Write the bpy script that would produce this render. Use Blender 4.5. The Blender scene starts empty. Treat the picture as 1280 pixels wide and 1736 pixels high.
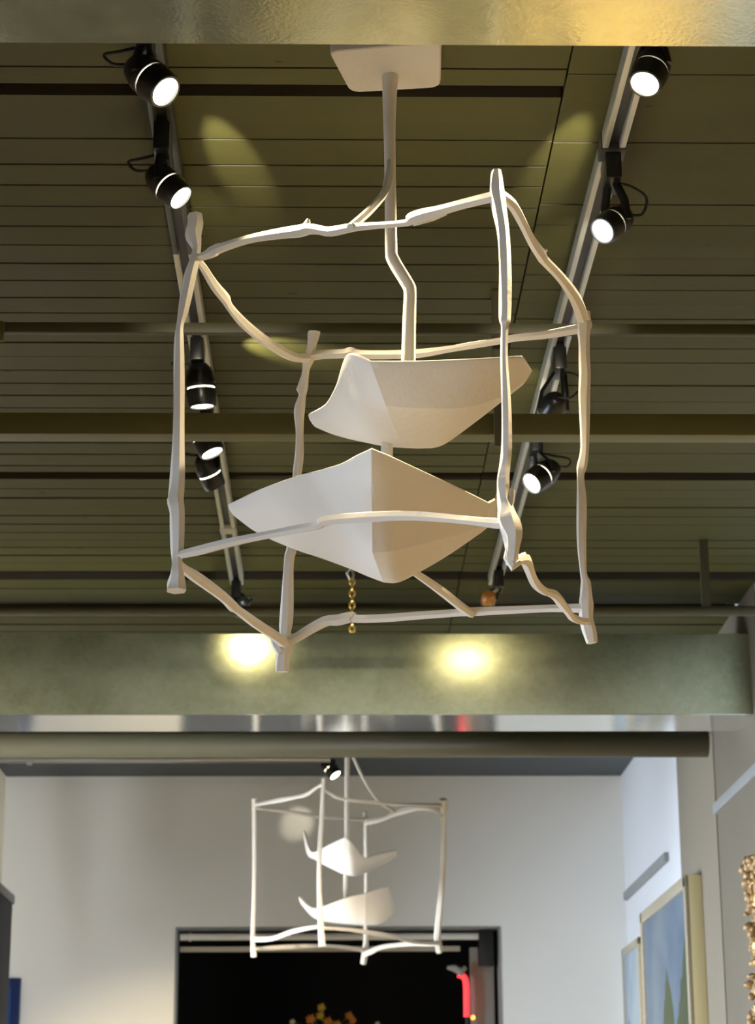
import bpy, bmesh, math, random
from mathutils import Vector, Matrix
random.seed(7)
S = bpy.context.scene
COL = S.collection

# ------------------------------------------------------------------ camera
F = 3700.0                      # focal length in pixels of the 1280x1736 frame
CAM = Vector((0, 0, 1.6))
PITCH, YAW, ROLL = math.radians(17.0), math.radians(1.2), math.radians(0.28)
fwd = Vector((math.sin(YAW)*math.cos(PITCH), math.cos(YAW)*math.cos(PITCH), math.sin(PITCH)))
right = Vector((math.cos(YAW), -math.sin(YAW), 0))
up = right.cross(fwd)
r2 = right*math.cos(ROLL) - up*math.sin(ROLL)
u2 = up*math.cos(ROLL) + right*math.sin(ROLL)
right, up = r2, u2
cd = bpy.data.cameras.new('camera'); cam = bpy.data.objects.new('camera', cd); COL.objects.link(cam)
cam.matrix_world = Matrix(((right.x, up.x, -fwd.x, CAM.x), (right.y, up.y, -fwd.y, CAM.y),
                           (right.z, up.z, -fwd.z, CAM.z), (0, 0, 0, 1)))
cd.sensor_fit = 'HORIZONTAL'; cd.sensor_width = 36.0; cd.lens = 36.0*F/1280.0
cd.clip_start = 0.05; cd.clip_end = 100
cd.dof.use_dof = True; cd.dof.focus_distance = 4.15; cd.dof.aperture_fstop = 13
S.camera = cam

# ------------------------------------------------------------------ light, world, exposure
vs = S.view_settings
S.display_settings.display_device = 'sRGB'
vs.view_transform = 'Standard'; vs.look = 'None'; vs.gamma = 1.0; vs.exposure = 0.17; vs.use_curve_mapping = False
S.cycles.caustics_reflective = False; S.cycles.caustics_refractive = False
S.cycles.sample_clamp_indirect = 4.0
W = bpy.data.worlds.new('world'); S.world = W; W.use_nodes = True
W.node_tree.nodes['Background'].inputs[0].default_value = (0.75, 0.86, 1.0, 1)
W.node_tree.nodes['Background'].inputs[1].default_value = 0.7

XL, XR, YF, YB, ZC = -1.785, 1.13, -2.6, 11.85, 3.73     # room shell (set again below from the corner)
SIDE_W = 275.0
DAY_W, BACK_W, REAR_W, FRONT_W, LAMP_W = 140.0, 150.0, 215.0, 8.0, 95.0
COOL = (0.72, 0.84, 1.0); WARM = (1.0, 0.80, 0.48)

def area(name, loc, rot, sx, sy, power, col):
    l = bpy.data.lights.new(name, 'AREA'); l.shape = 'RECTANGLE'; l.size = sx; l.size_y = sy
    l.energy = power; l.color = col
    o = bpy.data.objects.new(name, l); COL.objects.link(o); o.location = loc; o.rotation_euler = rot
    return o
# daylight inferred from the left, plus added fills behind unseen windows elsewhere
area('daylight_left', (XL-0.12, 1.3, 1.75), (0, -math.pi/2, 0), 1.9, 4.6, DAY_W, COOL)
b_ = area('rear_fill', (XL-0.12, 5.95, 1.4), (0, -math.pi/2, 0), 2.0, 3.1, BACK_W, (0.74, 0.85, 1.0)); b_.data.spread = math.radians(150)
area('front_fill', (-0.2, YF-0.12, 1.45), (math.pi/2, 0, 0), 2.2, 2.1, FRONT_W, (1.0, 0.93, 0.80))

area('rear_fill', (XL-0.12, 9.65, 1.75), (0, -math.pi/2, 0), 1.5, 1.6, REAR_W, (0.74, 0.85, 1.0))
XRW = 1.578
b_ = area('side_fill', (XRW+0.24, 7.27, 1.72), (0, 0, 0), 1.9, 1.15, SIDE_W, (0.88, 0.93, 1.0))
b_.rotation_euler = Vector((-1.0, 0.62, 0)).to_track_quat('-Z', 'Y').to_euler(); b_.data.size, b_.data.size_y = 1.15, 1.8; b_.data.spread = math.radians(85)

# ------------------------------------------------------------------ helpers
def ray(px, py):
    return (right*((px-640)/F) + up*(-(py-868)/F) + fwd)
def PY(px, py, Y):
    d = ray(px, py); return CAM + d*((Y-CAM.y)/d.y)
def PZ(px, py, Z):
    d = ray(px, py); return CAM + d*((Z-CAM.z)/d.z)
def PX(px, py, X):
    d = ray(px, py); return CAM + d*((X-CAM.x)/d.x)
def PD(px, py, z):
    return CAM + ray(px, py)*z
def depth(p): return (p-CAM).dot(fwd)

def setp(o, label=None, cat=None, group=None, kind=None):
    if label: o['label'] = label
    if cat: o['category'] = cat
    if group: o['group'] = group
    if kind: o['kind'] = kind
    return o
def empty(name, loc, label, cat, group=None):
    o = bpy.data.objects.new(name, None); COL.objects.link(o); o.location = loc; o.empty_display_size = 0.1
    return setp(o, label, cat, group)
def link(name, me, mat, parent=None):
    o = bpy.data.objects.new(name, me); COL.objects.link(o)
    if mat: me.materials.append(mat)
    if parent is not None:
        o.parent = parent
        o.location = -parent.matrix_basis.translation if parent.parent is None else (0, 0, 0)
        # geometry is written in world coordinates
    return o
def smooth(me, ang=40):
    me.shade_smooth()
    try: me.set_sharp_from_angle(angle=math.radians(ang))
    except Exception: pass
def frombm(bm, name, ang=40):
    bmesh.ops.recalc_face_normals(bm, faces=bm.faces)
    me = bpy.data.meshes.new(name); bm.to_mesh(me); bm.free(); smooth(me, ang); return me
def add_box(bm, a, b, bev=0.0):
    a, b = Vector(a), Vector(b)
    t = bmesh.new()
    bmesh.ops.create_cube(t, size=1.0)
    c, s = (a+b)/2, (b-a)
    for v in t.verts: v.co = Vector((v.co.x*abs(s.x), v.co.y*abs(s.y), v.co.z*abs(s.z))) + c
    if bev: bmesh.ops.bevel(t, geom=t.edges[:], offset=bev, segments=2, affect='EDGES', profile=0.6)
    join(bm, t)
def join(bm, t):
    m = bpy.data.meshes.new('tmp'); t.to_mesh(m); t.free(); bm.from_mesh(m); bpy.data.meshes.remove(m)
def frame_of(d):
    d = d.normalized(); a = Vector((0, 0, 1)) if abs(d.z) < 0.9 else Vector((0, 1, 0))
    u = d.cross(a).normalized(); v = d.cross(u).normalized(); return u, v
def add_cyl(bm, a, b, r, n=20, r2=None, caps=True):
    a, b = Vector(a), Vector(b); u, v = frame_of(b-a); r2 = r if r2 is None else r2
    R = []
    for p, rr in ((a, r), (b, r2)):
        R.append([bm.verts.new(p + u*math.cos(2*math.pi*i/n)*rr + v*math.sin(2*math.pi*i/n)*rr) for i in range(n)])
    for i in range(n): bm.faces.new((R[0][i], R[0][(i+1) % n], R[1][(i+1) % n], R[1][i]))
    if caps: bm.faces.new(R[0][::-1]); bm.faces.new(R[1])
def add_lathe(bm, o, d, prof, n=28, close=True):
    u, v = frame_of(d); d = d.normalized(); rings = []
    for (s, r) in prof:
        c = o + d*s
        rings.append([bm.verts.new(c + u*math.cos(2*math.pi*i/n)*r + v*math.sin(2*math.pi*i/n)*r) for i in range(n)])
    for k in range(len(rings)-1):
        for i in range(n): bm.faces.new((rings[k][i], rings[k][(i+1) % n], rings[k+1][(i+1) % n], rings[k+1][i]))
    if close: bm.faces.new(rings[0][::-1]); bm.faces.new(rings[-1])
def catmull(pts, sub):
    out = []
    n = len(pts)
    for i in range(n-1):
        p0, p1, p2, p3 = pts[max(i-1, 0)], pts[i], pts[i+1], pts[min(i+2, n-1)]
        for k in range(sub):
            t = k/sub
            out.append(tuple(0.5*((2*b) + (-a+c)*t + (2*a-5*b+4*c-d)*t*t + (-a+3*b-3*c+d)*t**3)
                             for a, b, c, d in zip(p0, p1, p2, p3)))
    out.append(tuple(pts[-1])); return out
def tube(bm, pts, radii, n=8, jit=0.0, seed=0, flat=1.0):
    """loft a closed irregular section along 3D points"""
    rnd = random.Random(seed)
    ph = [rnd.uniform(0, 6.28) for _ in range(n)]; amp = [rnd.uniform(0.4, 1)*jit for _ in range(n)]
    rings = []; u = None
    for k, p in enumerate(pts):
        d = (pts[min(k+1, len(pts)-1)] - pts[max(k-1, 0)]).normalized()
        if u is None: u, v = frame_of(d)
        else:
            u = (u - d*u.dot(d)).normalized(); v = d.cross(u).normalized()
        ring = []
        for i in range(n):
            a = 2*math.pi*i/n + 0.25
            r = radii[k]*(1 + amp[i]*math.sin(k*0.55 + ph[i]))
            ring.append(bm.verts.new(p + u*math.cos(a)*r + v*math.sin(a)*r*flat))
        rings.append(ring)
    for k in range(len(rings)-1):
        for i in range(n): bm.faces.new((rings[k][i], rings[k][(i+1) % n], rings[k+1][(i+1) % n], rings[k+1][i]))
    bm.faces.new(rings[0][::-1]); bm.faces.new(rings[-1])

# ------------------------------------------------------------------ materials
def mat(name, col=(0.5, 0.5, 0.5), rough=0.5, metal=0.0, noise=None, bump=None, emit=None, spec=None, coat=0.0):
    """noise = (scale, amount, second colour[, stretch])   bump = (scale, strength)"""
    m = bpy.data.materials.new(name); m.use_nodes = True; nt = m.node_tree; b = nt.nodes['Principled BSDF']
    b.inputs['Base Color'].default_value = (*col, 1); b.inputs['Roughness'].default_value = rough
    b.inputs['Metallic'].default_value = metal
    if spec is not None: b.inputs['Specular IOR Level'].default_value = spec
    if coat: b.inputs['Coat Weight'].default_value = coat
    tc = nt.nodes.new('ShaderNodeTexCoord')
    if noise:
        mp = nt.nodes.new('ShaderNodeMapping'); nt.links.new(tc.outputs['Object'], mp.inputs[0])
        if len(noise) > 3: mp.inputs['Scale'].default_value = noise[3]
        n = nt.nodes.new('ShaderNodeTexNoise'); n.inputs['Scale'].default_value = noise[0]; n.inputs['Detail'].default_value = 6
        n.inputs['Roughness'].default_value = 0.65
        nt.links.new(mp.outputs[0], n.inputs['Vector'])
        r = nt.nodes.new('ShaderNodeValToRGB'); r.color_ramp.elements[0].position = 0.5-0.5*0.5; r.color_ramp.elements[1].position = 0.75
        r.color_ramp.elements[0].color = (*col, 1)
        r.color_ramp.elements[1].color = (*[c*(1-noise[1]) + d*noise[1] for c, d in zip(col, noise[2])], 1)
        nt.links.new(n.outputs['Fac'], r.inputs[0]); nt.links.new(r.outputs[0], b.inputs['Base Color'])
    if bump:
        n2 = nt.nodes.new('ShaderNodeTexNoise'); n2.inputs['Scale'].default_value = bump[0]; n2.inputs['Detail'].default_value = 4
        nt.links.new(tc.outputs['Object'], n2.inputs['Vector'])
        bp = nt.nodes.new('ShaderNodeBump'); bp.inputs['Strength'].default_value = bump[1]; bp.inputs['Distance'].default_value = 0.01
        nt.links.new(n2.outputs['Fac'], bp.inputs['Height']); nt.links.new(bp.outputs[0], b.inputs['Normal'])
    if emit:
        b.inputs['Emission Color'].default_value = (*emit[0], 1); b.inputs['Emission Strength'].default_value = emit[1]
    return m

M = {}
M['plaster'] = mat('white_plaster', (0.80, 0.765, 0.705), 0.75, noise=(9, 0.25, (0.71, 0.67, 0.60)), bump=(60, 0.12))
M['plaster_dim'] = mat('dimmed_plaster', (0.62, 0.55, 0.45), 0.75, noise=(9, 0.25, (0.54, 0.47, 0.38)), bump=(60, 0.12))  # far chandelier's plaster, coloured darker to offset the strong light on it
M['ceiling'] = mat('olive_painted_boards', (0.052, 0.051, 0.0125), 0.6, noise=(3.5, 0.5, (0.070, 0.068, 0.019), (0.35, 3.0, 3.0)), bump=(45, 0.08), spec=0.22)
def knots(m):
    nt = m.node_tree; b = nt.nodes['Principled BSDF']; src = b.inputs['Base Color'].links[0].from_socket
    tc = nt.nodes.new('ShaderNodeTexCoord'); mp = nt.nodes.new('ShaderNodeMapping'); mp.inputs['Scale'].default_value = (2.0, 5.0, 1.0)
    v = nt.nodes.new('ShaderNodeTexVoronoi'); v.inputs['Scale'].default_value = 1.6; n = nt.nodes.new('ShaderNodeMath'); n.operation = 'LESS_THAN'; n.inputs[1].default_value = 0.042
    mx = nt.nodes.new('ShaderNodeMix'); mx.data_type = 'RGBA'; mx.inputs[7].default_value = (0.02, 0.018, 0.01, 1)
    nt.links.new(tc.outputs['Object'], mp.inputs[0]); nt.links.new(mp.outputs[0], v.inputs['Vector']); nt.links.new(v.outputs['Distance'], n.inputs[0])
    nt.links.new(n.outputs[0], mx.inputs[0]); nt.links.new(src, mx.inputs[6]); nt.links.new(mx.outputs[2], b.inputs['Base Color'])
knots(M['ceiling'])
M['joistdark'] = mat('dark_olive_timber', (0.05, 0.047, 0.017), 0.55, noise=(6, 0.35, (0.035, 0.032, 0.012)))
M['shadewood'] = mat('shade_dark_timber', (0.028, 0.022, 0.012), 0.8, noise=(8, 0.4, (0.045, 0.036, 0.02)))  # dark tone for the gap shade and the added floor patch
M['joist'] = mat('olive_joist_paint', (0.10, 0.092, 0.024), 0.5, noise=(6, 0.35, (0.075, 0.068, 0.018)))
M['back_wall'] = mat('pale_wall_paint', (0.82, 0.81, 0.77), 0.8, noise=(2.0, 0.2, (0.78, 0.77, 0.74)))
M['right_wall'] = mat('white_wall_paint', (0.74, 0.75, 0.78), 0.7, noise=(2.0, 0.15, (0.69, 0.70, 0.74)))
M['taupe'] = mat('taupe_pilaster_paint', (0.22, 0.19, 0.145), 0.6, noise=(3.0, 0.2, (0.195, 0.165, 0.125)))
M['left_wall'] = mat('cream_wall_paint', (0.72, 0.66, 0.52), 0.7, noise=(2.0, 0.15, (0.66, 0.60, 0.46)))
M['timber'] = mat('warm_bounce_lining', (0.50, 0.33, 0.16), 0.55, noise=(3, 0.5, (0.38, 0.24, 0.11), (1, 1, 0.2)))  # lining of unseen walls, its colour added for warm bounce light
M['panelshade'] = mat('wall_shade_panel', (0.15, 0.13, 0.095), 0.6, noise=(2.0, 0.2, (0.13, 0.11, 0.08)))  # wall shade put into the panel colour
M['rail'] = mat('grey_rail', (0.25, 0.26, 0.26), 0.5)
M['floor'] = mat('warm_concrete_floor', (0.60, 0.45, 0.20), 0.4, noise=(1.3, 0.5, (0.5, 0.37, 0.155)))
M['trackdark'] = mat('track_dark_anodised', (0.05, 0.05, 0.045), 0.35, 0.5)
M['black'] = mat('black_enamel', (0.006, 0.007, 0.009), 0.30, noise=(30, 0.3, (0.02, 0.02, 0.02)))
M['cable'] = mat('black_cable', (0.01, 0.01, 0.01), 0.5)
M['alu'] = mat('track_aluminium', (0.66, 0.65, 0.58), 0.35, 0.55, noise=(18, 0.3, (0.4, 0.4, 0.36)))
M['trackblack'] = mat('track_black', (0.02, 0.02, 0.02), 0.4)
M['dark'] = mat('slate_shade', (0.018, 0.031, 0.042), 0.55)
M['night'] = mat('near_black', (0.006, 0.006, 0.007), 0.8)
M['pipe'] = mat('grey_olive_pipe', (0.085, 0.078, 0.046), 0.5, noise=(5, 0.3, (0.065, 0.06, 0.035)))
M['conduit'] = mat('galvanised_conduit', (0.5, 0.5, 0.48), 0.3, 1.0)
M['lens'] = mat('lamp_lens', (1, 1, 1), 0.3, emit=((1.0, 0.93, 0.72), 14.0))
M['slit'] = mat('lamp_vent_glow', (1, 1, 1), 0.3, emit=((1.0, 0.88, 0.60), 8.0))
M['amber'] = mat('amber_lamp_glass', (0.16, 0.055, 0.008), 0.12, noise=(60, 0.8, (0.5, 0.2, 0.03)), emit=((1.0, 0.38, 0.06), 0.05))
M['brass'] = mat('brass', (0.75, 0.52, 0.15), 0.3, 1.0)
M['steel'] = mat('polished_steel', (0.6, 0.6, 0.58), 0.25, 1.0)
M['cream'] = mat('cream_frame', (0.90, 0.83, 0.52), 0.55, noise=(20, 0.2, (0.82, 0.75, 0.46)))
M['giltgrey'] = mat('grey_gilt_moulding', (0.50, 0.46, 0.36), 0.45, 0.3, noise=(60, 0.6, (0.32, 0.26, 0.16)))
M['gold'] = mat('gold_encrustation', (0.55, 0.36, 0.14), 0.45, 0.1, noise=(22, 1.0, (0.16, 0.08, 0.04)), bump=(60, 0.5))
M['whitetube'] = mat('white_roller', (0.72, 0.70, 0.64), 0.5)
M['beige'] = mat('beige_bar', (0.42, 0.36, 0.28), 0.5)
M['red'] = mat('red_lit_tube', (0.9, 0.05, 0.05), 0.4, emit=((1.0, 0.05, 0.06), 1.3))
M['grey'] = mat('grey_panel', (0.42, 0.42, 0.40), 0.6)
M['blue'] = mat('deep_blue_lacquer', (0.01, 0.025, 0.10), 0.3)
M['orange'] = mat('orange_petals', (0.72, 0.20, 0.03), 0.6, noise=(30, 0.6, (0.8, 0.45, 0.06)))
M['yellow'] = mat('yellow_petals', (0.75, 0.5, 0.07), 0.6)
M['leafg'] = mat('dull_green_stem', (0.08, 0.10, 0.03), 0.6)

def metal_mat(name, r0=0.34, r1=0.50, c0=(0.27, 0.295, 0.18), c1=(0.52, 0.555, 0.40)):
    m = bpy.data.materials.new(name); m.use_nodes = True; nt = m.node_tree; b = nt.nodes['Principled BSDF']
    tc = nt.nodes.new('ShaderNodeTexCoord')
    v = nt.nodes.new('ShaderNodeTexVoronoi'); v.inputs['Scale'].default_value = 55
    n = nt.nodes.new('ShaderNodeTexNoise'); n.inputs['Scale'].default_value = 2.6; n.inputs['Detail'].default_value = 8; n.inputs['Roughness'].default_value = 0.7
    n3 = nt.nodes.new('ShaderNodeTexNoise'); n3.inputs['Scale'].default_value = 140
    for x in (v, n, n3): nt.links.new(tc.outputs['Object'], x.inputs['Vector'])
    sep = nt.nodes.new('ShaderNodeSeparateColor'); nt.links.new(v.outputs['Color'], sep.inputs[0])
    mx = nt.nodes.new('ShaderNodeMath'); mx.operation = 'MULTIPLY_ADD'; mx.inputs[1].default_value = 0.10
    nt.links.new(sep.outputs[0], mx.inputs[0]); nt.links.new(n.outputs['Fac'], mx.inputs[2])
    r = nt.nodes.new('ShaderNodeValToRGB')
    r.color_ramp.elements[0].position = 0.30; r.color_ramp.elements[0].color = (*c0, 1)
    r.color_ramp.elements[1].position = 0.95; r.color_ramp.elements[1].color = (*c1, 1)
    nt.links.new(mx.outputs[0], r.inputs[0])
    mp = nt.nodes.new('ShaderNodeMapping'); mp.inputs['Scale'].default_value = (1.0, 1.0, 5.0); mp.inputs['Rotation'].default_value = (0, 0.5, 0)
    ns = nt.nodes.new('ShaderNodeTexNoise'); ns.inputs['Scale'].default_value = 5.0; ns.inputs['Detail'].default_value = 9; ns.inputs['Roughness'].default_value = 0.8
    nt.links.new(tc.outputs['Object'], mp.inputs[0]); nt.links.new(mp.outputs[0], ns.inputs['Vector'])
    rs = nt.nodes.new('ShaderNodeMapRange'); rs.inputs[1].default_value = 0.60; rs.inputs[2].default_value = 0.72; rs.inputs[4].default_value = 0.35
    nt.links.new(ns.outputs['Fac'], rs.inputs[0])
    ms = nt.nodes.new('ShaderNodeMix'); ms.data_type = 'RGBA'; ms.inputs[7].default_value = (0.85, 0.86, 0.76, 1)
    nt.links.new(rs.outputs[0], ms.inputs[0]); nt.links.new(r.outputs[0], ms.inputs[6]); nt.links.new(ms.outputs[2], b.inputs['Base Color'])
    mr = nt.nodes.new('ShaderNodeMapRange'); mr.inputs[1].default_value = 0.3; mr.inputs[2].default_value = 0.75
    mr.inputs[3].default_value = r0; mr.inputs[4].default_value = r1
    nt.links.new(n.outputs['Fac'], mr.inputs[0]); nt.links.new(mr.outputs[0], b.inputs['Roughness'])
    b.inputs['Metallic'].default_value = 0.85
    bp = nt.nodes.new('ShaderNodeBump'); bp.inputs['Strength'].default_value = 0.05; bp.inputs['Distance'].default_value = 0.004
    nt.links.new(n3.outputs['Fac'], bp.inputs['Height']); nt.links.new(bp.outputs[0], b.inputs['Normal'])
    return m
M['galv'] = metal_mat('galvanised_sheet'); M['galvmid'] = metal_mat('galvanised_sheet_satin', 0.11, 0.20, (0.42, 0.43, 0.30), (0.66, 0.67, 0.50)); M['galvsmooth'] = metal_mat('galvanised_sheet_smooth', 0.05, 0.10, (0.74, 0.75, 0.70), (0.86, 0.86, 0.82))
def pane_mat():
    m = bpy.data.materials.new('window_glass'); m.use_nodes = True; nt = m.node_tree
    nt.nodes.remove(nt.nodes['Principled BSDF'])
    t = nt.nodes.new('ShaderNodeBsdfTransparent'); g = nt.nodes.new('ShaderNodeBsdfGlossy'); g.inputs['Roughness'].default_value = 0.02
    fr = nt.nodes.new('ShaderNodeFresnel'); mx = nt.nodes.new('ShaderNodeMixShader')
    nt.links.new(fr.outputs[0], mx.inputs[0]); nt.links.new(t.outputs[0], mx.inputs[1]); nt.links.new(g.outputs[0], mx.inputs[2])
    nt.links.new(mx.outputs[0], nt.nodes['Material Output'].inputs[0]); return m
M['pane'] = pane_mat()

# ------------------------------------------------------------------ room shell
HC = ZC
XR = PY(1052, 1292, YB).x
def struct(name, bm, m, label=None, parent=None, ang=30):
    o = link(name, frombm(bm, name, ang), m, parent)
    if parent is None: setp(o, label, None, None, 'structure')
    return o
def cy(py): return PZ(640, py, ZC).y
# floor
bm = bmesh.new(); add_box(bm, (XL-0.2, YF-0.2, -0.15), (XR+0.2, YB+2.6, 0)); n0 = len(bm.faces)
add_box(bm, (XL+0.02, 7.4, 0.0005), (-0.28, 10.2, 0.006)); bm.faces.ensure_lookup_table()
for f in bm.faces[n0:]: f.material_index = 1  # dark patch added out of view to darken the upper beam's reflection
struct('floor', bm, M['floor'], 'warm shop floor with a dark patch added to dim a beam reflection, below the view').data.materials.append(M['shadewood'])
# ceiling: boards in two runs that meet at a seam, with wide dark gaps between some of them
XSEAM = (PZ(958, 90, ZC).x + PZ(836, 750, ZC).x)/2
def boards(bm, x0, x1, ys, gaps, y0, y1, seed, lift=(), gap=0.0038):
    rnd = random.Random(seed)
    e = [cy(p) for p in ys]                              # nearer boards have smaller image y
    first = e[0]; k = first
    near = []
    while k > y0: k -= 0.16; near.append(max(k, y0))
    e = near[::-1] + e
    k = e[-1]
    while k < y1: k += 0.115; e.append(min(k, y1))
    gy = [(cy(a), cy(b)) for a, b in gaps]
    for a, b in zip(e[:-1], e[1:]):
        if b-a < 0.02: continue
        segs = [(a, b)]
        for g0, g1 in gy:
            n = []
            for s, t in segs:
                if g1 <= s or g0 >= t: n.append((s, t)); continue
                if g0 > s: n.append((s, g0))
                if g1 < t: n.append((g1, t))
            segs = n
        for s, t in segs:
            if t-s < 0.012: continue
            dz = rnd.uniform(-0.0015, 0.0015)
            for l0, l1, dl in lift:
                if l0-0.02 <= s and t <= l1+0.02: dz += dl
            n0 = len(bm.faces); add_box(bm, (x0, s+gap, ZC+dz), (x1, t-gap, ZC+0.03)); bm.faces.ensure_lookup_table()
            for f in bm.faces[n0:]:
                f.normal_update()
                if abs(f.normal.z) < .5: f.material_index = 1  # board edges coloured dark to deepen the shade in the gaps
bm = bmesh.new()
add_box(bm, (XL-0.2, YF-0.2, ZC+0.085), (XR+0.2, YB+2.6, ZC+0.2))
for f in bm.faces: f.material_index = 1
L_YS = [116, 146, 162, 237, 281, 316, 352, 386, 418, 449, 478, 507, 533, 558, 582, 606, 630, 652, 672, 693, 713, 733, 752, 771, 790, 813, 830, 845, 860, 875, 889, 903, 916, 929, 942, 955, 969, 984, 998, 1010, 1022]
R_YS = [124, 240, 345, 380, 437, 465, 490, 514, 540, 566, 590, 614, 634, 653, 680, 702, 724, 746, 768, 786, 813, 830, 845, 860, 875, 889, 903, 916, 929, 942, 955, 969, 984, 998, 1010, 1022]
boards(bm, XL-0.1, XSEAM-0.002, L_YS, [(147, 162), (801, 812), (970, 982), (1024, 1036)], YF-0.1, YB+0.1, 3)
boards(bm, XSEAM+0.002, XR+0.1, R_YS, [(801, 812), (970, 982), (1024, 1036)], YF-0.1, YB+0.1, 4, gap=0.0024)
struct('ceiling', bm, M['ceiling'], 'olive painted timber board ceiling with dark gaps').data.materials.append(M['shadewood'])
# walls
dl, dr = PY(297, 1650, YB).x, PY(849, 1650, YB).x            # wide opening in the back wall
dtop = PY(580, 1572, YB).z
bm = bmesh.new()
add_box(bm, (XL-0.2, YB, 0), (dl, YB+0.16, ZC)); add_box(bm, (dr, YB, 0), (XR+0.2, YB+0.16, ZC)); add_box(bm, (dl, YB, dtop), (dr, YB+0.16, ZC))
struct('wall_back', bm, M['back_wall'], 'pale grey back wall with a wide dark opening')
bm = bmesh.new(); add_box(bm, (XR, 6.6, 0), (XR+0.16, 6.7, ZC+0.08)); add_box(bm, (XR, 7.85, 0), (XR+0.16, YB+0.16, ZC+0.08)); add_box(bm, (XR, 6.7, 0), (XR+0.16, 7.85, 0.8)); add_box(bm, (XR, 6.7, 2.65), (XR+0.16, 7.85, ZC+0.08)); struct('wall_right', bm, M['right_wall'], 'white right wall of the rear room')
bm = bmesh.new(); add_box(bm, (XR, YF-0.2, 0), (XR+0.16, 6.6, ZC+0.08)); struct('wall_right_front', bm, M['timber'], 'right wall of the front room, unseen, warm lining added for bounce light')
bm = bmesh.new()                                              # left wall with a long window and two added rear ones for fill
wy0, wy1, wz0, wz1 = -1.0, 3.6, 0.8, 2.7
vy0, vy1, vz0, vz1 = 4.4, 7.5, 0.4, 2.4
uy0, uy1, uz0, uz1 = 8.8, 10.48, 0.9, 2.6
add_box(bm, (XL-0.16, YF-0.2, 0), (XL, wy0, ZC)); add_box(bm, (XL-0.16, wy1, 0), (XL, vy0, ZC)); add_box(bm, (XL-0.16, vy1, 0), (XL, uy0, ZC)); add_box(bm, (XL-0.16, uy1, 0), (XL, YB+0.16, ZC)); add_box(bm, (XL-0.16, uy0, 0), (XL, uy1, uz0)); add_box(bm, (XL-0.16, uy0, uz1), (XL, uy1, ZC)); add_box(bm, (XL-0.16, vy0, 0), (XL, vy1, vz0)); add_box(bm, (XL-0.16, vy0, vz1), (XL, vy1, ZC))
add_box(bm, (XL-0.16, wy0, 0), (XL, wy1, wz0)); add_box(bm, (XL-0.16, wy0, wz1), (XL, wy1, ZC))
struct('wall_left', bm, M['left_wall'], 'cream left wall')
bm = bmesh.new()
fx0, fx1, fz0, fz1 = -1.3, 0.9, 0.4, 2.5
add_box(bm, (XL-0.2, YF-0.16, 0), (fx0, YF, ZC)); add_box(bm, (fx1, YF-0.16, 0), (XR+0.2, YF, ZC))
add_box(bm, (fx0, YF-0.16, 0), (fx1, YF, fz0)); add_box(bm, (fx0, YF-0.16, fz1), (fx1, YF, ZC))
struct('wall_front', bm, M['timber'], 'street front wall behind the viewer, warm lining added for bounce light')
def window(name, pts, axis):
    (a0, a1, z0, z1) = pts; w = 0.05
    def bx(bm, s0, s1, t0, t1):
        if axis == 'r': add_box(bm, (XR+0.04, s0, t0), (XR+0.10, s1, t1), 0.004)
        elif axis == 'y': add_box(bm, (XL-0.10, s0, t0), (XL-0.04, s1, t1), 0.004)
        else: add_box(bm, (s0, YF-0.10, t0), (s1, YF-0.04, t1), 0.004)
    bm = bmesh.new()
    bx(bm, a0, a1, z0, z0+w); bx(bm, a0, a1, z1-w, z1); bx(bm, a0, a0+w, z0, z1); bx(bm, a1-w, a1, z0, z1)
    n = 3
    for i in range(1, n): c = a0+(a1-a0)*i/n; bx(bm, c-0.02, c+0.02, z0, z1)
    f = struct(name, bm, M['black'])
    bm = bmesh.new()
    if axis == 'r': add_box(bm, (XR+0.067, a0+w, z0+w), (XR+0.073, a1-w, z1-w))
    elif axis == 'y': add_box(bm, (XL-0.073, a0+w, z0+w), (XL-0.067, a1-w, z1-w))
    else: add_box(bm, (a0+w, YF-0.073, z0+w), (a1-w, YF-0.067, z1-w))
    link('pane', frombm(bm, 'pane'), M['pane'], f)
window('window_1', (wy0, wy1, wz0, wz1), 'y'); window('added_window_3', (vy0, vy1, vz0, vz1), 'y'); window('added_window_4', (uy0, uy1, uz0, uz1), 'y'); window('added_window_5', (6.7, 7.85, 0.8, 2.65), 'r'); window('added_window_2', (fx0, fx1, fz0, fz1), 'x')  # unseen windows; all but the first are added to carry the fills
# room beyond the opening: a dark back room
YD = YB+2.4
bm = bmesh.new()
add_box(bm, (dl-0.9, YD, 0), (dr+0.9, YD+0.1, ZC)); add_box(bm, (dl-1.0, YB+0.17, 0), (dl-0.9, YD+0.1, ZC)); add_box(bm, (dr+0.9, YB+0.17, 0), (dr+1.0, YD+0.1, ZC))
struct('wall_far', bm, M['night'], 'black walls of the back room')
# grey jamb lining of the opening
bm = bmesh.new()
add_box(bm, (dl-0.003, YB-0.004, 0), (dl+0.006, YB+0.16, dtop)); add_box(bm, (dr-0.006, YB-0.004, 0), (dr+0.003, YB+0.16, dtop)); add_box(bm, (dl, YB-0.004, dtop-0.006), (dr, YB+0.16, dtop+0.003))
struct('trim_1', bm, M['rail'], 'grey edging of the back opening')
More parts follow.
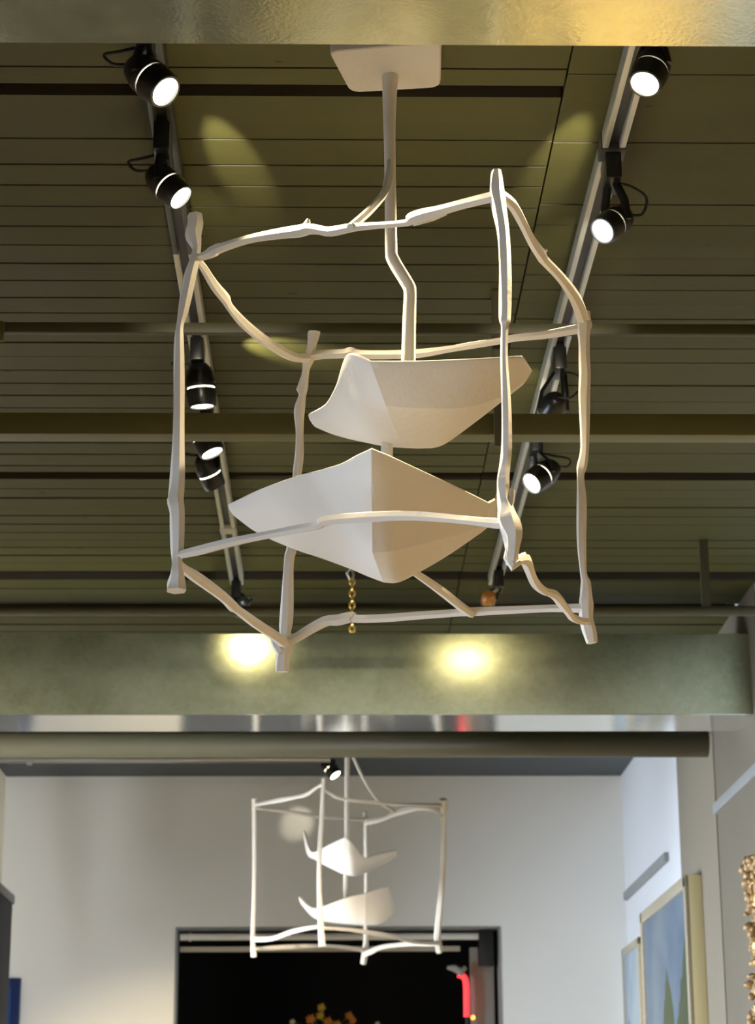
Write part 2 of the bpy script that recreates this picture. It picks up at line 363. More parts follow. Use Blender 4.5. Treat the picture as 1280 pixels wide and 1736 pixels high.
# right wall: taupe pilaster and grey rails
def wall_y(px): return PX(px, 1450, XR).y
py0, py1 = wall_y(1222), wall_y(1158)
bm = bmesh.new(); add_box(bm, (XR-0.012, min(py0, py1), 0), (XR, max(py0, py1), ZC), 0.003)
struct('trim_2', bm, M['taupe'], 'taupe pilaster on the right wall')
rz = PX(1098, 1487, XR).z
bm = bmesh.new(); add_box(bm, (XR-0.008, 7.87, 0), (XR, min(py0, py1)-0.01, ZC), 0.002)  # panel added to give this stretch of wall its shade
struct('shade_panel', bm, M['panelshade'], 'right wall before the pilaster, its shade put into a darker panel colour')
bm = bmesh.new(); add_box(bm, (XR-0.022, wall_y(1134), rz-0.022), (XR, wall_y(1061), rz+0.022), 0.004)
struct('trim_3', bm, M['rail'], 'grey rail on the right wall beyond the pilaster')
bm = bmesh.new(); add_box(bm, (XR-0.022, wall_y(1330), rz-0.022), (XR, wall_y(1221), rz+0.022), 0.004)
struct('trim_4', bm, M['rail'], 'grey rail on the right wall before the pilaster')
# ------------------------------------------------------------------ beams, joists, pipes
def thing_box(name, a, b, m, label, cat, group=None, bev=0.004):
    bm = bmesh.new(); add_box(bm, a, b, bev); o = link(name, frombm(bm, name, 30), m); return setp(o, label, cat, group, 'thing')
HB = PY(640, 1212, 8.0).z
Y1 = PZ(640, 76, HB).y
def metal_beam(y0, y1, z1, label, under):
    e = thing_box('metal_beam', (XL, y0, HB+0.002), (XR, y1, z1), M['galv'], label, 'beam', 'galvanised beams')
    bm = bmesh.new(); add_box(bm, (XL, y0+0.001, HB), (XR, y1-0.001, HB+0.004)); link('underside', frombm(bm, 'underside'), M[under], e)  # underside sheets coloured paler than the sides to strengthen reflected light
metal_beam(Y1-0.34, Y1, HB+0.31, 'galvanised metal beam crossing the very top of the view', 'galvmid')
metal_beam(8.0, PZ(640, 1240, HB).y, PY(640, 1074, 8.0).z, 'galvanised metal beam behind the lower end of the large twig chandelier', 'galvsmooth')
zt, zb = PY(640, 547, 4.95).z, PY(640, 570, 4.97).z
thing_box('wooden_joist', (XL, 4.95, zb), (XR, 4.97, zt), M['joistdark'], 'thin olive batten behind the upper rails of the large chandelier', 'joist')
jb = COL.objects[-1]
a = PY(0, 545, 4.94); b = PY(6, 578, 4.94); bm = bmesh.new(); add_box(bm, (a.x-.02, 4.935, b.z), (b.x, 4.95, a.z), .002); link('bracket', frombm(bm, 'bracket'), M['joist'], jb)
zt, zb = PY(640, 700, 5.1).z, PY(640, 750, 5.16).z
thing_box('wooden_joist', (XL, 5.1, zb), (XR, 5.16, zt), M['joist'], 'thick olive cross joist behind the upper white shade', 'joist')
def rod(name, a, b, r, m, label, cat, group=None, n=20):
    bm = bmesh.new(); add_cyl(bm, a, b, r, n); return setp(link(name, frombm(bm, name), m), label, cat, group)
# slim pipe under the ceiling right of the chandelier, with a hanger
YP = 7.3
a = PY(640, 1034, YP); b = PY(1262, 1038, YP); pz = (a.z+b.z)/2
e = setp(rod('pipe', (XL, YP, pz), (XR, YP, pz), 0.018, M['joistdark'], 'slim dark pipe crossing just above the lower metal beam', 'pipe'))
hx = PY(1196, 1000, YP).x
for x in (hx,):
    bm = bmesh.new(); add_box(bm, (x-0.015, YP-.01, pz), (x+0.015, YP+.01, ZC)); link('hanger', frombm(bm, 'hanger'), M['joistdark'], e)
# big duct pipe beyond the lower beam
ya = 9.0; c0 = PY(640, 1262, ya); xr = PY(1270, 1262, ya).x; rp = (PY(640, 1240, ya).z-PY(640, 1284, ya).z)/2
bm = bmesh.new(); add_lathe(bm, Vector((XL, ya, c0.z)), Vector((1, 0, 0)), [(0, rp), (xr-XL-0.012, rp), (xr-XL, rp*0.86)], 32)
e = setp(link('pipe', frombm(bm, 'pipe'), M['pipe']), 'thick grey pipe with a collar below the lower metal beam', 'pipe')
fx = PY(1211, 1262, ya).x; bm = bmesh.new(); add_lathe(bm, Vector((fx-0.013, ya, c0.z)), Vector((1, 0, 0)), [(0, rp*1.0), (0.003, rp*1.22), (0.023, rp*1.22), (0.026, rp)], 32)
link('collar', frombm(bm, 'collar'), M['pipe'], e)
# shiny conduit near the back wall ceiling
yc = 11.1; c = PY(140, 1288, yc); bm = bmesh.new()
add_cyl(bm, (XL, yc, c.z), (PY(560, 1292, yc).x, yc, c.z), 0.017)
e = setp(link('conduit', frombm(bm, 'conduit'), M['conduit']), 'shiny metal conduit under the ceiling at the back left', 'pipe')
bx = PY(50, 1285, yc).x; bm = bmesh.new(); add_box(bm, (bx-0.012, yc-0.024, c.z-0.024), (bx+0.012, yc+0.024, ZC-0.021), 0.003); link('bracket', frombm(bm, 'bracket'), M['conduit'], e)
# soffit strip before the back wall, ceiling shade put into its colour
thing_box('soffit_shade', (XL, 9.3, ZC-0.02), (XR-.002, YB-.002, ZC-0.003), M['dark'], 'ceiling strip between the thick grey pipe and the back wall, its shade coloured in', 'board')
# strap hanger behind the right near post
p = PZ(842, 480, ZC-0.01); yq = 5.06; xq = PY(843, 700, yq).x
bm = bmesh.new(); add_box(bm, (xq-0.008, yq, PY(843, 756, yq).z), (xq+0.012, yq+0.012, ZC), 0.002)
setp(link('hanger_strap', frombm(bm, 'hanger_strap'), M['joistdark']), 'dark vertical hanger strap between boards and joist behind the right near post', 'strap')
# steel hook with brass chain hanging beyond the lower shade
e = empty('hanging_chain', PY(597, 985, 7.2), 'short brass chain on a steel hook above the lower metal beam', 'chain')
bm = bmesh.new()
hk = [PY(592+5*math.cos(t), 970+0-9*math.sin(t), 7.2) for t in [i*math.pi/8 for i in range(-2, 9)]]
hk = [PY(594, 984, 7.2), PY(590, 976, 7.2), PY(588, 971, 7.2), PY(593, 964, 7.2), PY(598, 968, 7.2), PY(599, 976, 7.2), PY(596, 984, 7.2), PY(596, 1000, 7.2)]
tube(bm, hk, [0.0045]*len(hk), 8); link('hook', frombm(bm, 'hook'), M['steel'], e)
tp = PY(596, 966, 7.2); bm = bmesh.new(); add_cyl(bm, tp, (tp.x, tp.y, ZC), 0.003, 8); link('rod', frombm(bm, 'rod'), M['steel'], e)
bm = bmesh.new()
for i in range(9):
    a = PY(597, 986+i*10, 7.2); t = bmesh.new()
    m1, m2, mm, nn = 0.011, 0.0042, 12, 6
    vs_ = [[t.verts.new((0, 0, 0)) for _ in range(nn)] for _ in range(mm)]
    for ii in range(mm):
        th = 2*math.pi*ii/mm
        for jj in range(nn):
            ph = 2*math.pi*jj/nn; rr = m1*(0.75 if True else 1)+m2*math.cos(ph)
            x, z, y = rr*math.cos(th), (rr*1.25)*math.sin(th), m2*math.sin(ph)
            if i % 2: x, y = y, x
            vs_[ii][jj].co = (x+a.x, y+a.y, z+a.z)
    for ii in range(mm):
        for jj in range(nn):
            t.faces.new((vs_[ii][jj], vs_[(ii+1) % mm][jj], vs_[(ii+1) % mm][(jj+1) % nn], vs_[ii][(jj+1) % nn]))
    join(bm, t)
link('chain', frombm(bm, 'chain'), M['brass'], e)

# ------------------------------------------------------------------ lighting tracks
ZT = ZC-0.042
def track(x, y0, y1, seam, label, dark_to=None):
    e = empty('lighting_track', (x, (y0+y1)/2, ZC), label, 'track', 'lighting tracks')
    bm = bmesh.new()
    bm.free()
    for a_, b_, mk in (((y0, dark_to, 'trackdark'), (dark_to, y1, 'alu')) if dark_to else ((y0, y1, 'alu'),)):
        for s in (-1, 1):
            bm = bmesh.new(); add_box(bm, (x+s*0.018-0.0065, a_, ZT), (x+s*0.018+0.0065, b_, ZC-0.002), 0.002)
            link('side_rail', frombm(bm, 'side_rail'), M[mk], e)
    bm = bmesh.new(); add_box(bm, (x-0.0112, y0+0.002, ZT+0.014), (x+0.0112, y1-0.002, ZC-0.003)); link('channel', frombm(bm, 'channel'), M['trackblack'], e)
    for sy in seam:
        bm = bmesh.new(); add_box(bm, (x-0.027, sy-0.03, ZT-0.003), (x+0.027, sy+0.03, ZC-0.004), 0.002); link('coupler', frombm(bm, 'coupler'), M['alu' if sy > 6 else 'trackblack'], e)
LX = [PZ(px, py, ZT) for px, py in ((262, 80), (285, 230), (332, 520), (345, 590), (378, 900), (392, 1000))]
RX = [PZ(px, py, ZT) for px, py in ((1080, 90), (1050, 240), (1000, 430), (935, 640), (880, 800), (846, 980))]
print('LX', [round(v.x, 3) for v in LX], 'RX', [round(v.x, 3) for v in RX], 'XR', XR, 'XSEAM', XSEAM, 'HB', HB, 'Y1', Y1)
xl = sum(v.x for v in LX)/len(LX); xrk = sum(v.x for v in RX)/len(RX)
track(xl, 0.5, 7.75, [PZ(380, 900, ZT).y], 'ceiling lighting track on the left, black in its near run and silver beyond', PZ(318, 432, ZT).y)
track(xrk, 0.5, 7.75, [PZ(1045, 262, ZT).y], 'ceiling lighting track on the right, silver edged with black slot')

# ------------------------------------------------------------------ track spotlights
def spotlight(lens_px, axis, c, zoff, trackx, label, power=1.0, size=1.0, body='black', cable=1, spill=None, aim=None, cone=62):
    """lens_px: where the glass shows; axis: image direction it points; c: how much it faces the viewer"""
    L = PZ(lens_px[0], lens_px[1], ZC-zoff)
    ax = Vector((axis[0], axis[1])).normalized(); s = math.sqrt(max(0, 1-c*c))
    d = (right*ax.x*s - up*ax.y*s - fwd*c).normalized() if aim is None else (Vector(aim)-L).normalized()
    r = 0.0295*size; ln = 0.105*size
    piv = L - d*ln*0.62                                      # pivot of the housing
    base = Vector((trackx, piv.y, ZT-0.001))
    e = empty('track_spotlight', base, label, 'spotlight', 'track spotlights')
    o = L - d*ln
    bm = bmesh.new()                                         # rear cap, rounded
    add_lathe(bm, o, d, [(-0.012*size, r*0.35), (-0.008*size, r*0.7), (0.004*size, r*1.02), (0.03*size, r*1.28), (0.052*size, r*1.34), (0.055*size, r*1.30)], 28)
    link('housing', frombm(bm, 'housing', 50), M[body], e)
    bm = bmesh.new(); add_lathe(bm, o, d, [(0.0545*size, r*1.20), (0.0605*size, r*1.20)], 28); link('vent_ring', frombm(bm, 'vent_ring'), M['slit'], e)
    bm = bmesh.new()                                         # barrel with open front
    add_lathe(bm, o, d, [(0.060*size, r*1.33), (0.062*size, r*1.35), (0.098*size, r*1.24), (0.105*size, r*1.16), (0.105*size, r*1.02), (0.099*size, r*1.0), (0.064*size, r*1.0)], 28)
    brl = link('barrel', frombm(bm, 'barrel', 50), M['black'], e)
    bm = bmesh.new(); add_lathe(bm, o, d, [(0.096*size, r*1.0), (0.100*size, r*0.985), (0.1035*size, r*0.7), (0.1045*size, r*0.2)], 28)
    link('lens', frombm(bm, 'lens', 60), M['lens'], brl)
    # adapter in the track, two yoke arms, cable
    bm = bmesh.new(); add_box(bm, (base.x-0.017, base.y-0.045, base.z-0.06), (base.x+0.017, base.y+0.045, base.z+0.012), 0.004)
    link('adapter', frombm(bm, 'adapter'), M['black'], e)
    side = d.cross(Vector((0, 0, 1))).normalized()
    for sg in (-1, 1):
        a = Vector((base.x, base.y, base.z-0.055)) + side*0.012*sg; b = piv + side*r*1.36*sg
        mid = Vector((b.x*0.75+a.x*0.25, b.y*0.75+a.y*0.25, (a.z*0.45+b.z*0.55)))
        bm = bmesh.new(); tube(bm, [a, mid, b - Vector((0, 0, 0.006))], [0.0095, 0.0095, 0.0085], 8, flat=0.6)
        link('yoke_arm', frombm(bm, 'yoke_arm'), M['black'], e)
    if cable:
        a = Vector((base.x, base.y, base.z-0.05)); b = o - d*0.008
        out = right*cable*0.055*size
        pts = catmull([tuple(a), tuple(a + out*0.9 - Vector((0, 0, 0.012))), tuple((a+b)/2 + out*1.25), tuple(b + out*0.7), tuple(b)], 6)
        bm = bmesh.new(); tube(bm, [Vector(p) for p in pts], [0.0035]*len(pts), 8); link('cable', frombm(bm, 'cable'), M['cable'], e)
    l = bpy.data.lights.new('lamp_beam', 'SPOT'); l.energy = LAMP_W*power; l.color = WARM; l.spot_size = math.radians(cone); l.spot_blend = 0.7; l.shadow_soft_size = 0.022
    lo = bpy.data.objects.new('lamp_beam', l); COL.objects.link(lo); lo.parent = e
    lo.rotation_euler = d.to_track_quat('-Z', 'Y').to_euler(); lo.location = L + d*0.004 - base
    if spill:                                                # light leaking from the rear vents to the boards
        tgt = PZ(spill[0], spill[1], ZC) if len(spill) < 5 else PY(spill[0], spill[1], spill[4])
        l = bpy.data.lights.new('vent_spill', 'SPOT'); l.energy = spill[2]; l.color = (1.0, 0.90, 0.70); l.spot_size = math.radians(spill[3]); l.spot_blend = 0.8; l.shadow_soft_size = 0.006
        s0 = piv + (tgt-piv).normalized()*0.055
        lo = bpy.data.objects.new('vent_spill', l); COL.objects.link(lo); lo.parent = e
        lo.rotation_euler = (tgt-s0).to_track_quat('-Z', 'Y').to_euler(); lo.location = s0 - base
    return e
T = 'black track spotlight '
spotlight((281, 156), (.73, .68), .52, .20, xl, T+'topmost on the left track, glass glaring toward the right', 1.2, .95, cable=-1, spill=(393, 262, 120, 12))
spotlight((307, 336), (.72, .70), .40, .20, xl, T+'second from the top on the left track, above the left near post', 1.0, .86, cable=-1, spill=(395, 520, 14, 40))
spotlight((343, 690), (.08, 1), .16, .215, xl, T+'pointing straight down beside the left near post, above the thick joist', 1.0, 1.0, cable=-1, spill=(470, 590, 14, 45))
spotlight((360, 769), (.42, .9), .34, .20, xl, T+'just under the thick joist on the left track', 1.0, 1.0, cable=-1, spill=(470, 760, 10, 40))
spotlight((365, 825), (.75, .66), .15, .19, xl, T+'glaring above the left tip of the lower shade', 45, .9, cable=-1, spill=(330, 850, .3, 50), aim=(1.36, 8.6, 0.1), cone=17)
spotlight((410, 1036), (.35, -.55), -.80, .13, xl, T+'seen from behind at the far end of the left track', 0.075, .9, cable=1, aim=PY(425, 1086, 8.0), cone=90)
spotlight((1093, 143), (-.42, .9), .62, .20, xrk, T+'topmost on the right track under the upper metal beam', 1.2, .88, cable=0, spill=(952, 262, 120, 12))
spotlight((1021, 392), (-.80, .60), .66, .22, xrk, T+'on the right track beside the sloping right rail, cable looping out', 1.1, .85, cable=1, spill=(900, 560, 12, 40))
spotlight((925, 715), (-.5, .8), .4, .215, xrk, T+'half hidden by the thick joist on the right track', 10, .95, cable=1, spill=(870, 670, 12, 45), aim=(-.8, 11.85, 1.5), cone=22)
spotlight((901, 820), (-.78, .55), .60, .20, xrk, T+'below the thick joist on the right track', 1.1, 1.0, cable=1)
spotlight((827, 1024), (-.3, -.4), -.80, .145, xrk, T+'with amber glowing body at the far end of the right track', 0.06, .72, 'amber', cable=0, aim=PY(818, 1094, 8.0), cone=90)
xm = PZ(563, 1303, ZC-.1).x
spotlight((569, 1315), (.62, .75), .5, .115, xm, T+'over the small far chandelier against the back wall', 1.3, 1.0, cable=0, spill=(505, 1395, 5, 22, YB))

# ------------------------------------------------------------------ twig chandeliers
def PM(parent): return M['plaster_dim' if 'far back' in parent['label'] else 'plaster']
def limb(parent, name, path, hz0, hz1, seed, sub=3, jit=0.13, extra=()):
    """path: (px,py,halfwidth px); hz0/hz1: depth at both ends (perspective-true interpolation)"""
    pts = catmull([tuple(map(float, p)) for p in path], sub)
    acc = [0.0]
    for a, b in zip(pts[:-1], pts[1:]): acc.append(acc[-1]+math.hypot(b[0]-a[0], b[1]-a[1]))
    tot = acc[-1] or 1
    P3, R3 = [], []
    for p, s in zip(pts, acc):
        t = s/tot; z = 1.0/((1-t)/hz0 + t/hz1)
        P3.append(PD(p[0], p[1], z)); R3.append(max(p[2], 1.2)*1.06*z/F)
    bm = bmesh.new(); tube(bm, P3, R3, 6, jit, seed)
    for ex in extra:                                         # knots and broken twig ends
        z = hz0 + (hz1-hz0)*ex[0]
        q = [PD(a, b, z) for a, b, c in ex[1]]; tube(bm, q, [c*z/F for a, b, c in ex[1]], 6, 0.06, seed+5)
    return link(name, frombm(bm, name, 24), PM(parent), parent)
def post(parent, path, Yt, Yb, zt, zb, seed, extra=()):
    """upright: each point lies on the plane through the post's own distance"""
    pts = catmull([tuple(map(float, p)) for p in path], 4); P3, R3 = [], []
    for p in pts:
        q = PY(p[0], p[1], Yt); t = max(-0.3, min(1.3, (zt-q.z)/(zt-zb))); q = PY(p[0], p[1], Yt+(Yb-Yt)*t)
        P3.append(q); R3.append(p[2]*1.06*depth(q)/F)
    bm = bmesh.new(); tube(bm, P3, R3, 6, 0.13, seed)
    for ex in extra:
        Y = Yt+(Yb-Yt)*ex[0]
        q = [PY(a, b, Y) for a, b, c in ex[1]]; tube(bm, q, [c*depth(q[0])/F for a, b, c in ex[1]], 6, 0.06, seed+5)
    return link('post', frombm(bm, 'post', 24), PM(parent), parent)
def cr_seg(P, sub, sharp):
    """catmull-rom through all points; the curve breaks at the indices in sharp"""
    out = []; n = len(P)
    for i in range(n-1):
        p1, p2 = P[i], P[i+1]
        p0 = P[i-1] if i > 0 and i not in sharp else p1*2-p2
        p3 = P[i+2] if i+2 < n and (i+1) not in sharp else p2*2-p1
        for k in range(sub):
            t = k/sub; out.append(0.5*((2*p1)+(p2-p0)*t+(2*p0-5*p1+4*p2-p3)*t*t+(-p0+3*p1-3*p2+p3)*t**3))
    out.append(P[-1]); return out
def shade(parent, Rm, Wm, Sm, Fm, th, sharp=(), wsharp=False):
    rows = [cr_seg([PY(*p) for p in r], 5, sharp) for r in (Rm, Wm, Sm, Fm)]
    n = len(rows[0]); cols = [cr_seg([rows[k][i] for k in range(4)], 6, (1,) if wsharp else ()) for i in range(n)]
    m = len(cols[0]); vs_ = [tuple(v) for c in cols for v in c]; fs = []
    for i in range(n-1):
        for k in range(m-1): fs.append((i*m+k, (i+1)*m+k, (i+1)*m+k+1, i*m+k+1))
    me = bpy.data.meshes.new('shade'); me.from_pydata(vs_, [], fs); me.update(); me.shade_smooth()
    for e_ in me.edges:
        a, b = sorted(e_.vertices); c1, k1, c2_, k2 = a//m, a % m, b//m, b % m
        if c1 == c2_ and c1 % 5 == 0 and c1//5 in sharp: e_.use_edge_sharp = True
        if wsharp and k1 == 6 and k2 == 6 and c1 >= sharp[0]*5: e_.use_edge_sharp = True
    o = link('shade', me, PM(parent), parent)
    so = o.modifiers.new('thick', 'SOLIDIFY'); so.thickness = th; so.offset = 0
    bv = o.modifiers.new('soft_rim', 'BEVEL'); bv.width = 0.0015; bv.segments = 2; bv.limit_method = 'ANGLE'; bv.angle_limit = math.radians(60)
    return o
ZTOP, ZBOT = 3.24, 2.65
JT = {'A': PZ(335, 435, ZTOP), 'C': PZ(843, 332, ZTOP), 'D': PZ(988, 552, ZTOP), 'B': PZ(524, 605, ZTOP)}
JB = {'A': PZ(303, 945, ZBOT), 'C': PZ(857, 885, ZBOT), 'D': PZ(993, 1037, ZBOT), 'B': PZ(484, 1087, ZBOT)}
print({k: (round(JT[k].x, 2), round(JT[k].y, 2), round(JB[k].x, 2), round(JB[k].y, 2)) for k in JT})
dt = {k: depth(v) for k, v in JT.items()}; db = {k: depth(v) for k, v in JB.items()}
YS = 3.88
ch = empty('chandelier', PZ(662, 120, ZC), 'large white plaster twig cage chandelier with two folded shades, in the foreground', 'chandelier', 'twig cage chandeliers')
# canopy plate
pl = [PZ(*p, 3.69) for p in ((556, 88), (749, 70), (747, 149), (594, 158))]
def rounded(P, r, n=5):
    out = []
    for i, p in enumerate(P):
        a, b = (P[i-1]-p).normalized(), (P[(i+1) % len(P)]-p).normalized()
        p0, p2 = p+a*r, p+b*r
        for k in range(n+1):
            t = k/n; out.append(p0*(1-t)**2 + p*2*t*(1-t) + p2*t*t)
    return out
cen = sum(pl, Vector())/4; bm = bmesh.new(); rr = rounded(pl, 0.022); rings = []
for dz, sc_ in ((0, 0.965), (0.002, 0.988), (0.007, 1.0), (ZC-3.69-0.001, 1.0)):
    rings.append([bm.verts.new(Vector((cen.x+(p.x-cen.x)*sc_, cen.y+(p.y-cen.y)*sc_, 3.69+dz))) for p in rr])
n_ = len(rr)
for k in range(3):
    for i in range(n_): bm.faces.new((rings[k][i], rings[k][(i+1) % n_], rings[k+1][(i+1) % n_], rings[k+1][i]))
bm.faces.new(rings[0]); bm.faces.new(rings[-1])
link('canopy_plate', frombm(bm, 'canopy_plate', 30), M['plaster'], ch)
bm = bmesh.new()
sp = catmull([(662, 122, 15), (661, 150, 13), (660, 200, 11), (661, 260, 10), (662, 330, 10), (663, 420, 10.5), (667, 441, 11), (690, 480, 11), (695, 496, 11), (694, 540, 11.5), (692, 616, 12.5), (688, 680, 12)], 4)
P3 = [PY(a, b, YS) for a, b, c in sp]; tube(bm, P3, [c*depth(q)/F for (a, b, c), q in zip(sp, P3)], 12, 0.03, 5)
link('stem', frombm(bm, 'stem', 50), M['plaster'], ch)
bm = bmesh.new(); q0, q1 = PY(656, 735, 3.96), PY(656, 830, 3.96); add_cyl(bm, q0, q1, 0.0115, 16); link('link_rod', frombm(bm, 'link_rod'), M['plaster'], ch)
# posts
post(ch, [(330, 364, 12), (331, 380, 14.5), (328, 398, 13), (333, 420, 8), (330, 440, 9), (322, 470, 10), (311, 525, 9.5), (305, 553, 6.5), (303.5, 580, 7.5), (303.5, 650, 10), (302.5, 750, 10.5), (300.5, 815, 12), (298, 846, 14), (300.5, 868, 12.5), (300.5, 930, 10.5), (300, 955, 9.5), (300, 976, 12), (299, 990, 15), (299, 1002, 18)], JT['A'].y, JB['A'].y, ZTOP, ZBOT, 11,
     [(0.85, [(291, 846, 8), (290, 852, 7), (295, 885, 3)])])
post(ch, [(842, 288, 7), (842, 300, 10), (842, 325, 12), (846, 348, 12), (853, 392, 10.5), (856, 457, 10), (857, 522, 10), (856, 545, 9.5), (855.5, 556, 6), (855, 604, 6), (858, 680, 8), (858.5, 758, 8.5), (857, 785, 9), (852.5, 815, 10.5), (853, 838, 10), (858, 860, 13), (861, 883, 18), (869, 906, 16), (869, 930, 12), (867, 946, 11), (868, 957, 9)], JT['C'].y, JB['C'].y, ZTOP, ZBOT, 12,
     [(0.9, [(860, 866, 8), (866, 845, 7), (867, 830, 6)]), (1.0, [(863, 925, 5), (860, 945, 7), (870, 960, 9), (882, 952, 5)])])
post(ch, [(990, 528, 9), (990, 550, 12), (990, 575, 9.5), (990, 604, 9), (992, 637, 9.5), (990.5, 680, 9.5), (991, 758, 7), (987, 791, 8.5), (984, 808, 6), (986, 857, 8), (986.5, 922, 7.5), (989, 972, 5.5), (993, 988, 8), (994, 1008, 10), (993, 1024, 12), (994, 1047, 11), (999.5, 1070, 11.5), (1003, 1090, 9)], JT['D'].y, JB['D'].y, ZTOP, ZBOT, 13,
     [(0.02, [(996, 535, 4), (1000, 551, 4), (994, 572, 3)])])
post(ch, [(532, 562, 10), (531, 575, 8.5), (528, 590, 8), (523, 608, 9), (519, 627, 6), (515, 655, 8), (512, 672, 6), (508, 697, 9), (508, 735, 7), (507, 774, 7), (504, 805, 7.5), (499, 870, 7.5), (495, 926, 8), (491, 946, 9), (488, 981, 9.5), (485.5, 1049, 10.5), (484, 1073, 10), (485, 1092, 10), (480, 1112, 11), (479, 1139, 12)], JT['B'].y, JB['B'].y, ZTOP, ZBOT, 14,
     [(0.1, [(513, 640, 4), (507, 660, 5), (511, 668, 4)]), (1.0, [(463, 1080, 6), (468, 1093, 8), (477, 1108, 8)])])
# top rails
limb(ch, 'rail', [(333, 438, 7), (350, 433, 7.5), (362, 426, 9), (372, 421, 8), (420, 406, 8), (470, 397, 9), (505, 392, 10), (522, 388, 10), (540, 390, 9), (560, 393, 8.5), (600, 385, 7), (640, 382, 6.2), (688, 378, 6.5), (698, 371, 10), (720, 363, 10.5), (745, 357, 10), (790, 345, 9), (843, 332, 9)], dt['A'], dt['C'], 21,
     extra=[(0.36, [(516, 394, 11), (520, 383, 8), (523, 371, 2.5)]), (0.07, [(356, 427, 7), (366, 418, 5), (373, 414, 3)]), (0.72, [(700, 378, 6), (735, 370, 4.5), (757, 363, 2)])])
limb(ch, 'rail', [(848, 330, 8), (868, 346, 8), (884, 374, 8.5), (902, 410, 9), (918, 433, 9), (922, 440, 7.5), (944, 463, 8.5), (963, 487, 9.5), (978, 512, 10), (988, 540, 11)], dt['C'], dt['D'], 22,
     extra=[(0.55, [(922, 425, 4), (928, 424, 2.5)])])
limb(ch, 'rail', [(334, 440, 6), (345, 453, 6.5), (364, 484, 8), (382, 507, 8.5), (389, 520, 6.5), (412, 546, 8), (446, 575, 8), (477, 596, 8), (501, 606, 8), (522, 606, 8)], dt['A'], dt['B'], 23,
     extra=[(0.4, [(376, 500, 7), (386, 507, 5)])])
limb(ch, 'rail', [(524, 604, 8), (545, 601, 8), (584, 600, 8), (596, 597, 9), (610, 601, 8), (675, 601, 8), (717, 599, 7.5), (760, 592, 6), (802, 585, 6), (848, 578, 6), (876, 573, 6.5), (922, 568, 7), (976, 558, 8.5), (990, 556, 9)], dt['B'], dt['D'], 24)
# bottom rails
limb(ch, 'rail', [(300, 942, 7), (315, 938, 7.5), (343, 932, 8), (395, 919, 8), (446, 908, 7.5), (498, 898, 7.5), (538, 891, 7), (549, 884, 9.5), (584, 879, 9.5), (652, 875, 8.5), (706, 875, 8.5), (771, 880, 8.5), (820, 885, 8), (842, 887, 9), (860, 887, 11)], db['A'], db['C'], 25)
limb(ch, 'rail', [(870, 953, 8), (880, 949, 8), (890, 950, 10), (898, 967, 9), (908, 988, 8), (922, 1002, 6.5), (938, 1008, 7.5), (951, 1021, 8), (963, 1036, 6.5), (970, 1047, 6), (985, 1053, 6.5), (1000, 1053, 6)], db['C'], db['D'], 26,
     extra=[(0.1, [(880, 950, 6), (887, 941, 5), (892, 938, 3)])])
limb(ch, 'rail', [(302, 955, 7), (313, 965, 7), (336, 981, 9), (377, 1011, 9), (395, 1028, 9), (403, 1034, 6.5), (432, 1056, 8), (463, 1076, 9), (484, 1091, 10)], db['A'], db['B'], 27)
limb(ch, 'rail', [(484, 1088, 9), (499, 1083, 8.5), (525, 1067, 8.5), (553, 1053, 9), (573, 1051, 10), (596, 1046, 10), (605, 1049, 7.5), (652, 1048, 7.5), (700, 1044, 7), (771, 1039, 7), (797, 1037, 8), (870, 1034, 7), (935, 1031, 6.5), (981, 1031, 8.5), (993, 1031, 9)], db['B'], db['D'], 28)
# braces
ds = depth(PY(661, 280, YS)); zr = 1/((1-.55)/dt['A']+.55/dt['C'])
limb(ch, 'brace', [(661, 274, 5), (659, 300, 7), (652, 325, 7), (637, 345, 6.5), (616, 367, 6.5), (594, 385, 6)], ds*.993, zr, 31)
zr2 = 1/((1-.62)/db['B']+.62/db['D'])
limb(ch, 'brace', [(660, 946, 4), (680, 956, 5), (740, 997, 7), (780, 1027, 7), (800, 1040, 7)], depth(PY(664, 940, 3.80)), zr2, 32)
# upper shade
shade(ch,
 [(523,702,4.08),(545,690,4.05),(557,679,4.0),(572,650,3.9),(586,606,3.77),(600,600,3.72),(628,612,3.70),(700,612,3.70),(790,609,3.71),(850,606,3.73),(886,604,3.75),(901,627,3.82)],
 [(526,711,4.09),(552,708,4.06),(570,702,4.02),(592,690,3.93),(614,682,3.83),(632,680,3.78),(655,686,3.755),(710,690,3.76),(785,689,3.78),(840,674,3.80),(878,653,3.82),(893,640,3.84)],
 [(534,721,4.10),(562,733,4.1),(590,741,4.08),(620,747,4.04),(640,751,4.0),(662,754,3.98),(685,756,3.97),(715,757,3.97),(748,753,3.97),(792,723,3.95),(851,677,3.92),(886,650,3.88)],
 [(528,715,4.12),(572,722,4.14),(602,728,4.15),(630,730,4.16),(650,730,4.16),(670,730,4.16),(690,730,4.16),(715,730,4.16),(745,725,4.15),(790,705,4.12),(845,668,4.05),(888,645,3.92)], 0.006, (6, 10), True)
